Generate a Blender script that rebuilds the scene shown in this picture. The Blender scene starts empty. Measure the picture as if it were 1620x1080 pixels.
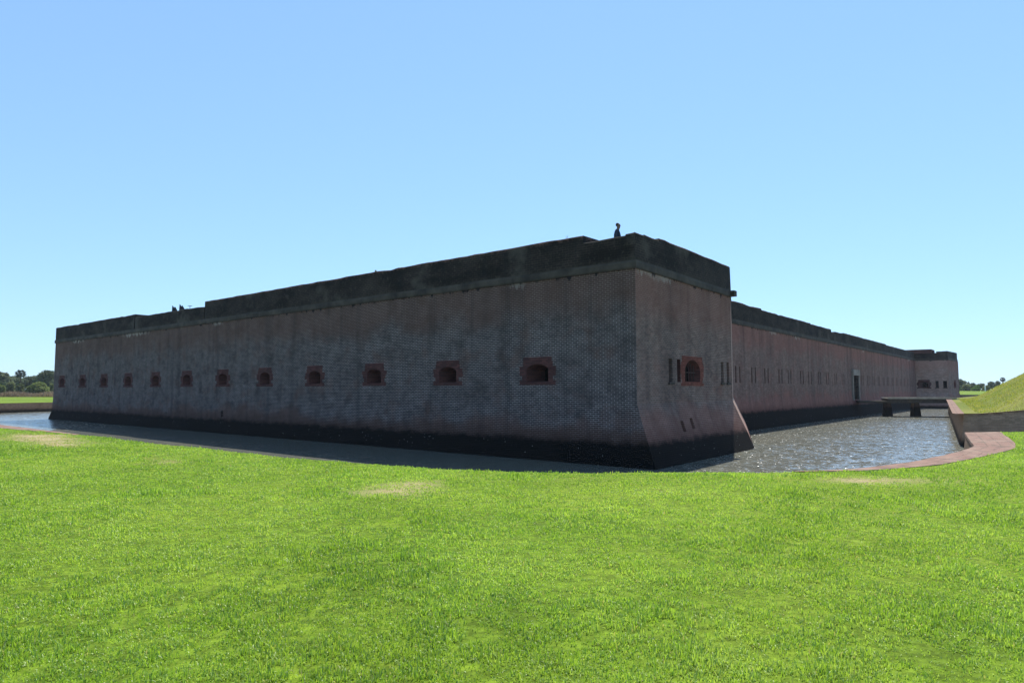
import bpy, math, random
import numpy as np
from mathutils import Vector, Matrix
from mathutils.geometry import tessellate_polygon, delaunay_2d_cdt
random.seed(7); RNG = np.random.default_rng(7)
R = math.radians
scene = bpy.context.scene
COL = scene.collection
SUN_AZ, SUN_EL = 18.0, 57.0

# ------------------------------------------------------------------ helpers
class MB:
    def __init__(s): s.v = []; s.f = []; s.uv = []
    def quad(s, pts, uvs=None):
        b = len(s.v); s.v += [tuple(p) for p in pts]; s.f.append(tuple(range(b, b+len(pts))))
        if uvs is None: uvs = [(p[0]+p[1], p[2]) for p in pts]
        s.uv += [tuple(u) for u in uvs]
    def box(s, c, x, y, z, hx, hy, hz, taper=1.0):
        """box: centre c, unit axes x,y,z, half sizes; taper scales the +z end"""
        c = Vector(c); x = Vector(x); y = Vector(y); z = Vector(z)
        P = lambda a, b, d: c + x*a*hx*(taper if d > 0 else 1) + y*b*hy*(taper if d > 0 else 1) + z*d*hz
        F = [((-1,-1,-1),(-1,1,-1),(1,1,-1),(1,-1,-1)), ((-1,-1,1),(1,-1,1),(1,1,1),(-1,1,1)),
             ((-1,-1,-1),(1,-1,-1),(1,-1,1),(-1,-1,1)), ((1,-1,-1),(1,1,-1),(1,1,1),(1,-1,1)),
             ((1,1,-1),(-1,1,-1),(-1,1,1),(1,1,1)), ((-1,1,-1),(-1,-1,-1),(-1,-1,1),(-1,1,1))]
        for q in F:
            pts = [P(*k) for k in q]
            e1 = (pts[1]-pts[0]); e2 = (pts[3]-pts[0])
            s.quad(pts, [((p-c).dot(e1.normalized()), (p-c).dot(e2.normalized())) for p in pts])
    def tube(s, pts, rad, n=8):
        pts = [Vector(p) for p in pts]; rings = []
        for i, p in enumerate(pts):
            t = (pts[min(i+1, len(pts)-1)] - pts[max(i-1, 0)]).normalized()
            a = t.orthogonal().normalized(); b = t.cross(a); r = rad[i] if hasattr(rad, '__len__') else rad
            rings.append([p + (a*math.cos(2*math.pi*k/n) + b*math.sin(2*math.pi*k/n))*r for k in range(n)])
        for i in range(len(rings)-1):
            for k in range(n):
                s.quad([rings[i][k], rings[i][(k+1) % n], rings[i+1][(k+1) % n], rings[i+1][k]])
        s.quad(list(reversed(rings[0]))); s.quad(rings[-1])
    def build(s, name, mat, parent=None, merge=False, smooth=False):
        me = bpy.data.meshes.new(name); me.from_pydata(s.v, [], s.f)
        ul = me.uv_layers.new(name='UVMap'); ul.data.foreach_set('uv', np.array(s.uv, dtype=np.float32).ravel())
        me.materials.append(mat)
        if smooth: me.polygons.foreach_set('use_smooth', [True]*len(me.polygons))
        me.update()
        if merge:
            import bmesh
            bm = bmesh.new(); bm.from_mesh(me); bmesh.ops.remove_doubles(bm, verts=bm.verts, dist=1e-4); bm.to_mesh(me); bm.free()
        o = bpy.data.objects.new(name, me); COL.objects.link(o)
        if parent: o.parent = parent
        return o

def np_mesh(name, verts, faces, mat, parent=None, attr=None):
    """faces: (n,k) index array"""
    me = bpy.data.meshes.new(name)
    n, k = faces.shape
    me.vertices.add(len(verts)); me.vertices.foreach_set('co', verts.astype(np.float32).ravel())
    me.loops.add(n*k); me.loops.foreach_set('vertex_index', faces.astype(np.int32).ravel())
    me.polygons.add(n); me.polygons.foreach_set('loop_start', np.arange(0, n*k, k, dtype=np.int32))
    me.polygons.foreach_set('loop_total', np.full(n, k, dtype=np.int32))
    me.update(calc_edges=True)
    if attr is not None:
        a = me.attributes.new('tint', 'FLOAT', 'POINT'); a.data.foreach_set('value', attr.astype(np.float32))
    me.materials.append(mat)
    o = bpy.data.objects.new(name, me); COL.objects.link(o)
    if parent: o.parent = parent
    return o

def empty(name, loc, label, cat, group=None, rz=0):
    o = bpy.data.objects.new(name, None); COL.objects.link(o); o.location = loc; o.rotation_euler.z = rz
    return tag(o, label, cat, group)
def tag(o, label, cat, group=None, kind=None):
    o['label'] = label; o['category'] = cat
    if group: o['group'] = group
    if kind: o['kind'] = kind
    return o
def struct(o, label, cat):
    o['kind'] = 'structure'; o['label'] = label; o['category'] = cat; return o
def ss(t): t = max(0., min(1., t)); return t*t*(3-2*t)
def nss(t): t = np.clip(t, 0, 1); return t*t*(3-2*t)
def vnoise(x, y, seed=0):
    """smooth value noise, arrays"""
    xi = np.floor(x).astype(np.int64); yi = np.floor(y).astype(np.int64); fx = x-xi; fy = y-yi
    fx = fx*fx*(3-2*fx); fy = fy*fy*(3-2*fy)
    def h(a, b):
        n = (a*374761393 + b*668265263 + seed*974711) & 0x7fffffff
        n = ((n ^ (n >> 13))*1274126177) & 0x7fffffff
        return ((n ^ (n >> 16)) & 0xffff)/65535.
    return (h(xi, yi)*(1-fx)+h(xi+1, yi)*fx)*(1-fy) + (h(xi, yi+1)*(1-fx)+h(xi+1, yi+1)*fx)*fy
def inpoly(px, py, poly):
    px = np.asarray(px, float); py = np.asarray(py, float); ins = np.zeros(px.shape, bool)
    n = len(poly)
    for i in range(n):
        x1, y1 = poly[i][:2]; x2, y2 = poly[(i+1) % n][:2]
        if y1 == y2: continue
        c = ((y1 > py) != (y2 > py)) & (px < (x2-x1)*(py-y1)/(y2-y1)+x1)
        ins ^= c
    return ins

# ------------------------------------------------------------------ node materials
class NT:
    def __init__(s, name):
        s.m = bpy.data.materials.new(name); s.m.use_nodes = True; s.t = s.m.node_tree
        for n in list(s.t.nodes): s.t.nodes.remove(n)
        s.out = s.t.nodes.new('ShaderNodeOutputMaterial')
    def n(s, typ, ins=None, **kw):
        nd = s.t.nodes.new(typ)
        for k, v in kw.items(): setattr(nd, k, v)
        for k, v in (ins or {}).items():
            if hasattr(v, 'is_output') or isinstance(v, bpy.types.NodeSocket): s.t.links.new(v, nd.inputs[k])
            else:
                if isinstance(v, tuple) and len(v) == 3 and nd.inputs[k].type == 'RGBA': v = v+(1,)
                nd.inputs[k].default_value = v
        return nd
    def math(s, op, a, b=0.0, c=None):
        d = {0: a, 1: b}
        if c is not None: d[2] = c
        return s.n('ShaderNodeMath', d, operation=op).outputs[0]
    def mix(s, f, a, b, mode='MIX'):
        nd = s.n('ShaderNodeMix', {}, data_type='RGBA', blend_type=mode)
        for i, v in ((0, f), (6, a), (7, b)):
            if isinstance(v, bpy.types.NodeSocket): s.t.links.new(v, nd.inputs[i])
            else:
                if isinstance(v, tuple) and len(v) == 3: v = v+(1,)
                nd.inputs[i].default_value = v
        return nd.outputs[2]
    def rng(s, v, a, b, c=0.0, d=1.0, smooth=False):
        return s.n('ShaderNodeMapRange', {0: v, 1: a, 2: b, 3: c, 4: d}, interpolation_type='SMOOTHSTEP' if smooth else 'LINEAR').outputs[0]
    def noise(s, vec, scale, detail=4, rough=.55, dist=0.):
        return s.n('ShaderNodeTexNoise', {'Vector': vec, 'Scale': scale, 'Detail': detail, 'Roughness': rough, 'Distortion': dist}).outputs[0]
    def mapping(s, vec, scale=(1,1,1), loc=(0,0,0)):
        return s.n('ShaderNodeMapping', {'Vector': vec, 'Scale': scale, 'Location': loc}).outputs[0]
    def surf(s, sh): s.t.links.new(sh, s.out.inputs[0]); return s.m
    def bsdf(s, col, rough=.8, spec=.3, bump=None, bstr=.5, bdist=.02):
        d = {'Base Color': col, 'Roughness': rough, 'Specular IOR Level': spec}
        if bump is not None: d['Normal'] = s.n('ShaderNodeBump', {'Height': bump, 'Strength': bstr, 'Distance': bdist}).outputs[0]
        return s.n('ShaderNodeBsdfPrincipled', d).outputs[0]

def plain(name, col, rough=.8, var=.25, scale=6., spec=.3):
    t = NT(name); g = t.n('ShaderNodeTexCoord').outputs['Object']
    n = t.noise(g, scale, 5, .6)
    dark = tuple(c*(1-var) for c in col); lite = tuple(min(1, c*(1+var)) for c in col)
    return t.surf(t.bsdf(t.mix(t.rng(n, .3, .7), dark, lite), rough, spec, n, .4, .01))

def brick(name, c1, c2, mortar, red=(.11,.05,.035), redamt=.6, tide=.85, mid=1.7, grime=.5, drips=True, mort=.0115, row=.079, wid=.25, greyz=(2.0,5.4)):
    """weathered fort brick. UV = metres along the wall, height above water"""
    t = NT(name); uv = t.n('ShaderNodeUVMap', {}, uv_map='UVMap').outputs[0]
    sp = t.n('ShaderNodeSeparateXYZ', {0: uv}); u, v = sp.outputs[0], sp.outputs[1]
    wob = t.n('ShaderNodeTexNoise', {'Vector': uv, 'Scale': 3.0, 'Detail': 2}).outputs[0]
    uvw = t.n('ShaderNodeVectorMath', {0: uv, 1: t.n('ShaderNodeCombineXYZ', {0: 0., 1: t.math('MULTIPLY', t.math('SUBTRACT', wob, .5), .008)}).outputs[0]}, operation='ADD').outputs[0]
    bk = t.n('ShaderNodeTexBrick', {'Vector': uvw, 'Color1': c1, 'Color2': c2, 'Mortar': (0,0,0), 'Scale': 1., 'Mortar Size': mort, 'Mortar Smooth': .3, 'Bias': 0., 'Brick Width': wid, 'Row Height': row}, offset=.5, squash=1.)
    mfac = bk.outputs['Fac']; bcol = bk.outputs['Color']
    big = t.noise(uv, .35, 5, .6); med = t.noise(t.mapping(uv, (1,1.6,1)), 1.7, 6, .65); fine = t.noise(uv, 14., 4, .7)
    streak = t.noise(t.mapping(uv, (1.6,.07,1)), 1.0, 6, .6)
    streak2 = t.noise(t.mapping(uv, (.45,.05,1), (7,3,0)), 1.0, 4, .55)
    # speckled individual bricks
    cell = t.n('ShaderNodeTexBrick', {'Vector': uvw, 'Color1': (0,0,0), 'Color2': (1,1,1), 'Mortar': (.5,.5,.5), 'Scale': 1., 'Mortar Size': 0., 'Brick Width': wid, 'Row Height': row}, offset=.5).outputs['Color']
    col = t.mix(t.math('MULTIPLY', t.rng(cell, .0, 1., -.3, 1.), t.rng(med, .35, .7)), bcol, tuple(c*1.5 for c in c2))
    # redder brick near the cordon and near the footing, broken up by noise
    vn = t.math('ADD', v, t.math('MULTIPLY', t.math('SUBTRACT', big, .5), 3.2))
    up = t.rng(vn, greyz[1], greyz[1]+1.4, 0, 1, True); lo = t.rng(vn, greyz[0], greyz[0]-.8, 0, 1, True)
    redm = t.math('MULTIPLY', t.math('MAXIMUM', up, lo), redamt)
    patch = t.math('MULTIPLY', t.rng(t.noise(uv, .8, 4, .6), .52, .68), redamt*.7)
    redf = t.math('MAXIMUM', redm, patch)
    col = t.mix(redf, col, red, 'MIX')
    mcol = t.mix(t.math('MULTIPLY', redf, .8), t.mix(t.rng(med, .3, .75), tuple(c*.55 for c in mortar), mortar), tuple(r*1.5+.02 for r in red))
    mvis = t.math('MULTIPLY', mfac, t.rng(t.noise(uv, .9, 5, .65), .34, .56, .35, 1.0))
    col = t.mix(mvis, col, mcol)
    # dark rain streaks and pale leach marks with their own shapes
    col = t.mix(t.math('MULTIPLY', t.rng(streak, .48, .80), grime), col, (.018,.018,.02))
    col = t.mix(t.math('MULTIPLY', t.rng(streak2, .5, .78), grime*.6), col, (.02,.02,.022))
    col = t.mix(t.rng(fine, .3, .75, .0, .22), col, (.01,.01,.01))
    if drips:
        edge = t.rng(v, 7.72, 6.9, 1., 0.)
        dn = t.noise(t.mapping(uv, (3.2,.35,1), (3,1,0)), 1.0, 4, .7)
        zone = t.rng(t.noise(t.mapping(uv, (.16,.01,1), (1.3,0,0)), 1., 2, .5), .56, .62)
        col = t.mix(t.math('MULTIPLY', t.math('MULTIPLY', t.rng(t.math('MULTIPLY', dn, edge), .36, .44), zone), .55), col, (.42,.38,.33))
        blk = t.noise(t.mapping(uv, (2.1,.5,1), (11,5,0)), 1.0, 3, .6)
        col = t.mix(t.math('MULTIPLY', t.rng(t.math('MULTIPLY', blk, t.rng(v, 7.73, 7.0, 1., .2)), .52, .58), .9), col, (.01,.01,.011))
    # sooty damp band then algae and tide mark
    tn = t.math('ADD', v, t.math('MULTIPLY', t.math('SUBTRACT', med, .5), .45))
    col = t.mix(t.rng(tn, mid, tide+.1, 0., .55, True), col, tuple(c*.45 for c in red))
    col = t.mix(t.rng(t.math('ADD', tn, t.math('MULTIPLY', t.math('SUBTRACT', fine, .5), .3)), tide+.26, tide-.08, 0., .97, True), col, (.006,.0068,.006))
    oy = t.n('ShaderNodeTexVoronoi', {'Vector': uv, 'Scale': 7.}).outputs['Distance']
    oyb = t.math('MULTIPLY', t.rng(oy, .17, .11), t.math('MULTIPLY', t.rng(v, tide-.02, tide-.12), t.rng(v, .1, .35)))
    col = t.mix(t.math('MULTIPLY', oyb, t.rng(t.noise(uv, 1.3, 3), .52, .6)), col, (.25,.26,.24))
    hgt = t.math('ADD', t.math('MULTIPLY', mfac, -.6), t.math('MULTIPLY', fine, .6))
    return t.surf(t.bsdf(col, .92, .08, hgt, .6, .02))

# ------------------------------------------------------------------ palette
M = {}
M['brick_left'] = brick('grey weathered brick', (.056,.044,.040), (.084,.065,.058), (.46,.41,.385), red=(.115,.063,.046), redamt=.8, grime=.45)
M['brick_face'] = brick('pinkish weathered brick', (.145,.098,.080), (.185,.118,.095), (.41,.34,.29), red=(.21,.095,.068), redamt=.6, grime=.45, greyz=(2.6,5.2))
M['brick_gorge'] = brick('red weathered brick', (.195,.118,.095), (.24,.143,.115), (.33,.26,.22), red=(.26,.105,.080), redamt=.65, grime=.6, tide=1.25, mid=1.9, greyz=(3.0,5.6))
M['brick_toe'] = brick('toe brick with painted sun', (.36,.23,.18), (.44,.28,.21), (.5,.44,.38), red=(.38,.19,.14), redamt=.5, grime=.3, tide=.25, mid=.8)  # flank brick, colour lightened to stand in for sun on its toe
M['brick_red'] = brick('repair red brick', (.085,.036,.031), (.115,.046,.038), (.10,.062,.055), red=(.095,.036,.030), redamt=.3, grime=.3, drips=False, tide=-5, mid=-4)
M['brick_bank'] = brick('outer bank brick', (.14,.105,.07), (.18,.135,.09), (.20,.17,.13), red=(.15,.09,.06), redamt=.4, grime=.4, drips=False, tide=.3, mid=.9)
M['brick_bright'] = brick('bright red repair brick', (.17,.055,.038), (.22,.072,.050), (.16,.085,.065), red=(.2,.06,.045), redamt=.3, grime=.3, drips=False, tide=-5, mid=-4)
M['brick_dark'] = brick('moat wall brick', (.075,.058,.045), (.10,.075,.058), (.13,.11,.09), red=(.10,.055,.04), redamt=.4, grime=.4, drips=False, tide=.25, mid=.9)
M['brick_moat'] = brick('sun-tinted moat wall brick', (.29,.205,.125), (.36,.25,.16), (.40,.33,.24), red=(.27,.16,.10), redamt=.4, grime=.25, drips=False, tide=.2, mid=.7)  # mound wall brick, sunlight put into the colour as a paler tone
def mat_parapet():
    t = NT('blackened parapet'); uv = t.n('ShaderNodeUVMap', {}, uv_map='UVMap').outputs[0]
    sp = t.n('ShaderNodeSeparateXYZ', {0: uv}); v = sp.outputs[1]
    n1 = t.noise(t.mapping(uv, (.5,.9,1)), 1., 6, .65); n2 = t.noise(uv, 5., 6, .7); st = t.noise(t.mapping(uv, (1.5,.12,1)), 1., 5, .6)
    col = t.mix(t.rng(n1, .4, .68), (.0085,.007,.006), (.034,.027,.022))
    bk = t.n('ShaderNodeTexBrick', {'Vector': uv, 'Color1': (.9,.9,.9), 'Color2': (1.1,1.1,1.1), 'Mortar': (2.8,2.7,2.5), 'Scale': 1., 'Mortar Size': .012, 'Brick Width': .3, 'Row Height': .1}, offset=.5)
    col = t.mix(.7, col, bk.outputs['Color'], 'MULTIPLY')
    col = t.mix(t.math('MULTIPLY', t.rng(n2, .55, .70), .5), col, (.105,.092,.072))
    col = t.mix(t.math('MULTIPLY', t.rng(t.noise(uv, .33, 4, .6), .56, .64), .6), col, (.085,.074,.060))
    col = t.mix(t.math('MULTIPLY', t.rng(st, .55, .7), .6), col, (.011,.012,.013))
    lb = t.rng(v, 8.25, 8.0, 0., .55)
    col = t.mix(t.math('MULTIPLY', lb, t.rng(n2, .35, .6)), col, (.075,.062,.046))
    col = t.mix(t.math('MULTIPLY', t.rng(v, 9.2, 9.32), t.rng(n2, .45, .6)), col, (.13,.07,.055))
    return t.surf(t.bsdf(col, .92, .15, n2, .7, .03))
M['parapet'] = mat_parapet()
M['cordon'] = plain('lichened stone cordon', (.055,.045,.034), .9, .55, 1.2)
M['granite'] = plain('pale stone', (.22,.19,.155), .8, .3, 1.5)
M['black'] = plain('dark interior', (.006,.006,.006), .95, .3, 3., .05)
M['loopback'] = plain('dark loophole-back brick', (.085,.053,.044), .9, .3, 3.)  # backs of the thin loopholes, darker than the wall brick
M['iron'] = plain('rusty iron', (.05,.025,.02), .7, .4, 20.)
M['wood'] = plain('weathered timber', (.06,.045,.03), .85, .35, 3.)
M['doorwood'] = plain('dark door', (.065,.05,.04), .8, .3, 2.)
M['deck'] = plain('bleached deck boards', (.36,.31,.24), .8, .2, 2.)

# ------------------------------------------------------------------ world, sun, camera
w = bpy.data.worlds.new('World'); scene.world = w; w.use_nodes = True
nt = w.node_tree; bg = nt.nodes['Background']
sky = nt.nodes.new('ShaderNodeTexSky'); sky.sky_type = 'NISHITA'; sky.sun_disc = False
sky.sun_elevation = R(SUN_EL); sky.sun_rotation = R(SUN_AZ); sky.altitude = 0; sky.air_density = 1.0; sky.dust_density = .05; sky.ozone_density = 3.0
gm = nt.nodes.new('ShaderNodeGamma'); gm.inputs[1].default_value = .5; nt.links.new(sky.outputs[0], gm.inputs[0])
tm_ = nt.nodes.new('ShaderNodeMix'); tm_.data_type = 'RGBA'; tm_.blend_type = 'MULTIPLY'; tm_.inputs[0].default_value = 1.; tm_.inputs[7].default_value = (1.14,1.60,2.15,1)
nt.links.new(gm.outputs[0], tm_.inputs[6]); nt.links.new(tm_.outputs[2], bg.inputs[0]); bg.inputs[1].default_value = .15
sl = bpy.data.lights.new('sun', 'SUN'); sl.energy = 5.0; sl.angle = R(.53); sl.color = (1., .955, .88)
so = bpy.data.objects.new('sun', sl); COL.objects.link(so)
sd = Vector((math.sin(R(SUN_AZ))*math.cos(R(SUN_EL)), math.cos(R(SUN_AZ))*math.cos(R(SUN_EL)), math.sin(R(SUN_EL))))
so.rotation_euler = sd.to_track_quat('Z', 'Y').to_euler(); so.location = sd*60
cam = bpy.data.cameras.new('camera'); cam.lens = 24.; cam.sensor_width = 36.; cam.clip_start = .05; cam.clip_end = 8000
co = bpy.data.objects.new('camera', cam); COL.objects.link(co); co.location = (0,0,3.0)
co.rotation_euler = (R(90)+math.atan(76/1080), 0, 0); scene.camera = co
scene.view_settings.view_transform = 'Standard'; scene.view_settings.look = 'None'; scene.view_settings.exposure = 0.55; scene.view_settings.gamma = 1.0

# ------------------------------------------------------------------ fort plan
V2 = lambda x, y: Vector((x, y))
A = V2(4.816, 26.405); B = V2(-46.897, 69.99)
dL = (B-A).normalized(); dF = V2(math.sin(R(37.2)), math.cos(R(37.2))); dC = V2(math.sin(R(38.47)), math.cos(R(38.47)))
Rr = A + dF*10.57
C0 = V2(15.958, 49.030)
nC = V2(dC.y, -dC.x)                                  # outward normal of the gorge wall
F0 = C0 + dC*((Rr-C0).dot(dC)); F1 = C0 - dC*.3      # the near flank runs obliquely back to the gorge wall
D1 = C0 + dC*81.4
E1 = D1 + nC*4.6
mid = (F0+D1)/2; wax = -nC
def mirror(p): q = p-mid; return mid + wax*q.dot(wax) - dC*q.dot(dC)
Fc = mirror(A); Bm = mirror(B); Fc = E1 + (Fc-E1)*.72
apex_len = abs((B-mid).dot(dC)); d15 = V2(math.sin(R(15)), math.cos(R(15)))
apex = B + d15*(apex_len/d15.dot(dC)) if d15.dot(dC) > 0 else B
PLAN = [A, Rr, F1, D1, E1, Fc, Bm, apex, B]           # walls: A>R face, R>F1 flank, F1>D1 curtain, ...
NAMES = ['face', 'flank', 'curtain', 'flank', 'face', 'side', 'rear', 'rear', 'left']
NP = len(PLAN)
ZC = 7.73
def bat(kind):
    if kind in ('face',): return [(-1.6,1.15),(0,.80),(.8,.52),(1.6,.25),(2.45,0)]
    if kind == 'flank': return [(-1.6,1.6),(0,1.02),(.8,.72),(1.6,.36),(2.45,0)]
    if kind == 'curtain': return [(-1.6,.35),(0,.28),(1.3,.12),(2.4,0)]
    if kind == 'left': return [(-1.6,.12),(0,.08),(.9,.0)]
    return [(-1.6,1.2),(0,.9),(.9,.2),(2.0,0)]
def off(kind, z):
    b = bat(kind)
    if z <= b[0][0]: return b[0][1]
    for (z0, o0), (z1, o1) in zip(b, b[1:]):
        if z <= z1: return o0 + (o1-o0)*(z-z0)/(z1-z0)
    return 0.
def edge(i):
    a = PLAN[i]; b = PLAN[(i+1) % NP]; d = (b-a).normalized(); n = V2(d.y, -d.x)
    return a, b, d, n
def corner(i, oprev, ocur):
    """meeting point at vertex i of wall i-1 offset oprev and wall i offset ocur"""
    a, b, d, n = edge(i); a0, b0, d0, n0 = edge((i-1) % NP)
    det = n0.x*n.y - n0.y*n.x
    return PLAN[i] + V2((oprev*n.y - ocur*n0.y)/det, (n0.x*ocur - n.x*oprev)/det)
# the plan runs anticlockwise seen from above with outward normal to the right of travel
fort = empty('brick_fort', (A.x, A.y, 0), 'long low pentagonal brick fort with blackened parapet standing in its moat', 'fort')
def to_local(o): o.matrix_parent_inverse = Matrix.Translation((-A.x, -A.y, 0)); return o
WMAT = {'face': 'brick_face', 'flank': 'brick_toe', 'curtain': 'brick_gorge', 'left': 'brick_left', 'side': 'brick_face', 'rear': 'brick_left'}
def wall_pt(i, s, z, extra=0.):
    a, b, d, n = edge(i); k = NAMES[i]; p = a + d*s + n*(off(k, z)+extra); return Vector((p.x, p.y, z))
OPEN = {i: [] for i in range(NP)}

LW = 8                                                # left wall is edge B>A : s measured from B
Ls = (A-B).length
embr_s = [4.87, 10.38, 15.98, 21.50, 27.03, 32.50, 37.95, 43.35, 48.78, 54.15, 59.5, 65.2]
for s in embr_s: OPEN[LW].append((Ls-s-.62, Ls-s+.62, 3.31, 4.11, 'embrasure'))
OPEN[LW].append((Ls-32.48-.17, Ls-32.48+.17, 1.12, 1.55, 'drain'))
OPEN[0] += [(2.95,3.34,3.32,4.31,'loophole'), (3.80,4.16,3.32,4.31,'red_loophole'), (4.50,6.46,3.32,4.36,'barred'),
            (9.03,9.40,3.34,4.36,'loophole'), (9.83,10.18,3.34,4.36,'loophole'), (3.50,3.80,1.22,1.68,'slot'), (4.55,4.85,1.30,1.76,'slot')]
c_off = (C0-F1).dot(dC); Lc = (D1-F1).length
pairs = [.68, 4.0, 6.95, 10.5, 13.0, 16.7, 19.3, 22.6, 25.6, 28.9, 32.0, 41.6, 44.8, 48.0, 51.2, 54.4, 57.6, 60.8, 64.0, 67.2, 70.4, 73.6, 76.8]
for s in pairs:
    for q in (-.4, .4): OPEN[2].append((c_off+s+q-.13, c_off+s+q+.13, 3.5, 4.7, 'thin'))
OPEN[2].append((c_off+36.2, c_off+38.9, 1.9, 4.6, 'door'))
# far flank (D1>E1) and far face
Lf = (E1-D1).length
OPEN[3] += [(.5,1.8,3.3,4.3,'low_embrasure'), (2.75,3.2,3.3,4.4,'loophole'), (3.8,4.35,3.3,4.4,'loophole')]
OPEN[4] += [(4.2,5.6,3.35,4.3,'red_blind'), (.6,.95,3.35,4.35,'loophole'), (8.4,8.8,3.35,4.35,'loophole')]

for i in range(NP):
    a, b, d, n = edge(i); L = (b-a).length; k = NAMES[i]
    mb = MB()
    zs = sorted(set([q[0] for q in bat(k)] + [q[0] for q in bat(NAMES[i-1])] + [q[0] for q in bat(NAMES[(i+1) % NP])] + [3.0, 5.2, 6.5, ZC] + [z for o in OPEN[i] for z in o[2:4]]))
    su = sorted(set([0, L] + [s for o in OPEN[i] for s in o[0:2]]))
    uoff = i*100.
    def sb(j, z):
        if j == 0:
            c = corner(i, off(NAMES[i-1], z), off(k, z)); return (c-a).dot(d)
        if j == len(su)-1:
            c = corner((i+1) % NP, off(k, z), off(NAMES[(i+1) % NP], z)); return (c-a).dot(d)
        return su[j]
    for zi in range(len(zs)-1):
        z0, z1 = zs[zi], zs[zi+1]
        for j in range(len(su)-1):
            sm = (su[j]+su[j+1])/2; zm = (z0+z1)/2
            if any(o[0] < sm < o[1] and o[2] < zm < o[3] for o in OPEN[i]): continue
            S = [sb(j, z0), sb(j+1, z0), sb(j+1, z1), sb(j, z1)]; Z = [z0, z0, z1, z1]
            mb.quad([wall_pt(i, s, z) for s, z in zip(S, Z)], [(s+uoff, z) for s, z in zip(S, Z)])
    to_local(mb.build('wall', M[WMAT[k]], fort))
    # cordon course
    pr = {'face': .07, 'flank': .03, 'curtain': .06, 'left': .07}.get(k, .12)
    prp = {'face': .07, 'flank': .03, 'curtain': .06, 'left': .07}.get(NAMES[i-1], .12)
    prn = {'face': .07, 'flank': .03, 'curtain': .06, 'left': .07}.get(NAMES[(i+1) % NP], .12)
    prof = [(-.3,7.731),(.75,7.731),(1.,7.80),(1.,7.97),(.6,8.06),(-.3,8.06)]
    mb = MB()
    nseg = max(1, int(L/1.6)); rr = random.Random(i)
    jit = [0]+[rr.uniform(-.018,.018) for _ in range(nseg-1)]+[0]
    def cp(q, sj):
        o_, z_ = prof[q]
        oc = o_*pr if o_ > 0 else o_; op = o_*prp if o_ > 0 else o_; on = o_*prn if o_ > 0 else o_
        ca = corner(i, op, oc); cb = corner((i+1) % NP, oc, on); t_ = sj/nseg
        p = ca.lerp(cb, t_); return Vector((p.x, p.y, z_+(jit[sj] if 0 < q < 5 else 0)))
    for sj in range(nseg):
        for q in range(len(prof)-1):
            pts = [cp(q, sj), cp(q, sj+1), cp(q+1, sj+1), cp(q+1, sj)]
            mb.quad(pts, [((Vector((p.x,p.y))-a).dot(d)+uoff, p.z) for p in pts])
    to_local(mb.build('cordon', M['cordon'], fort))

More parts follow.
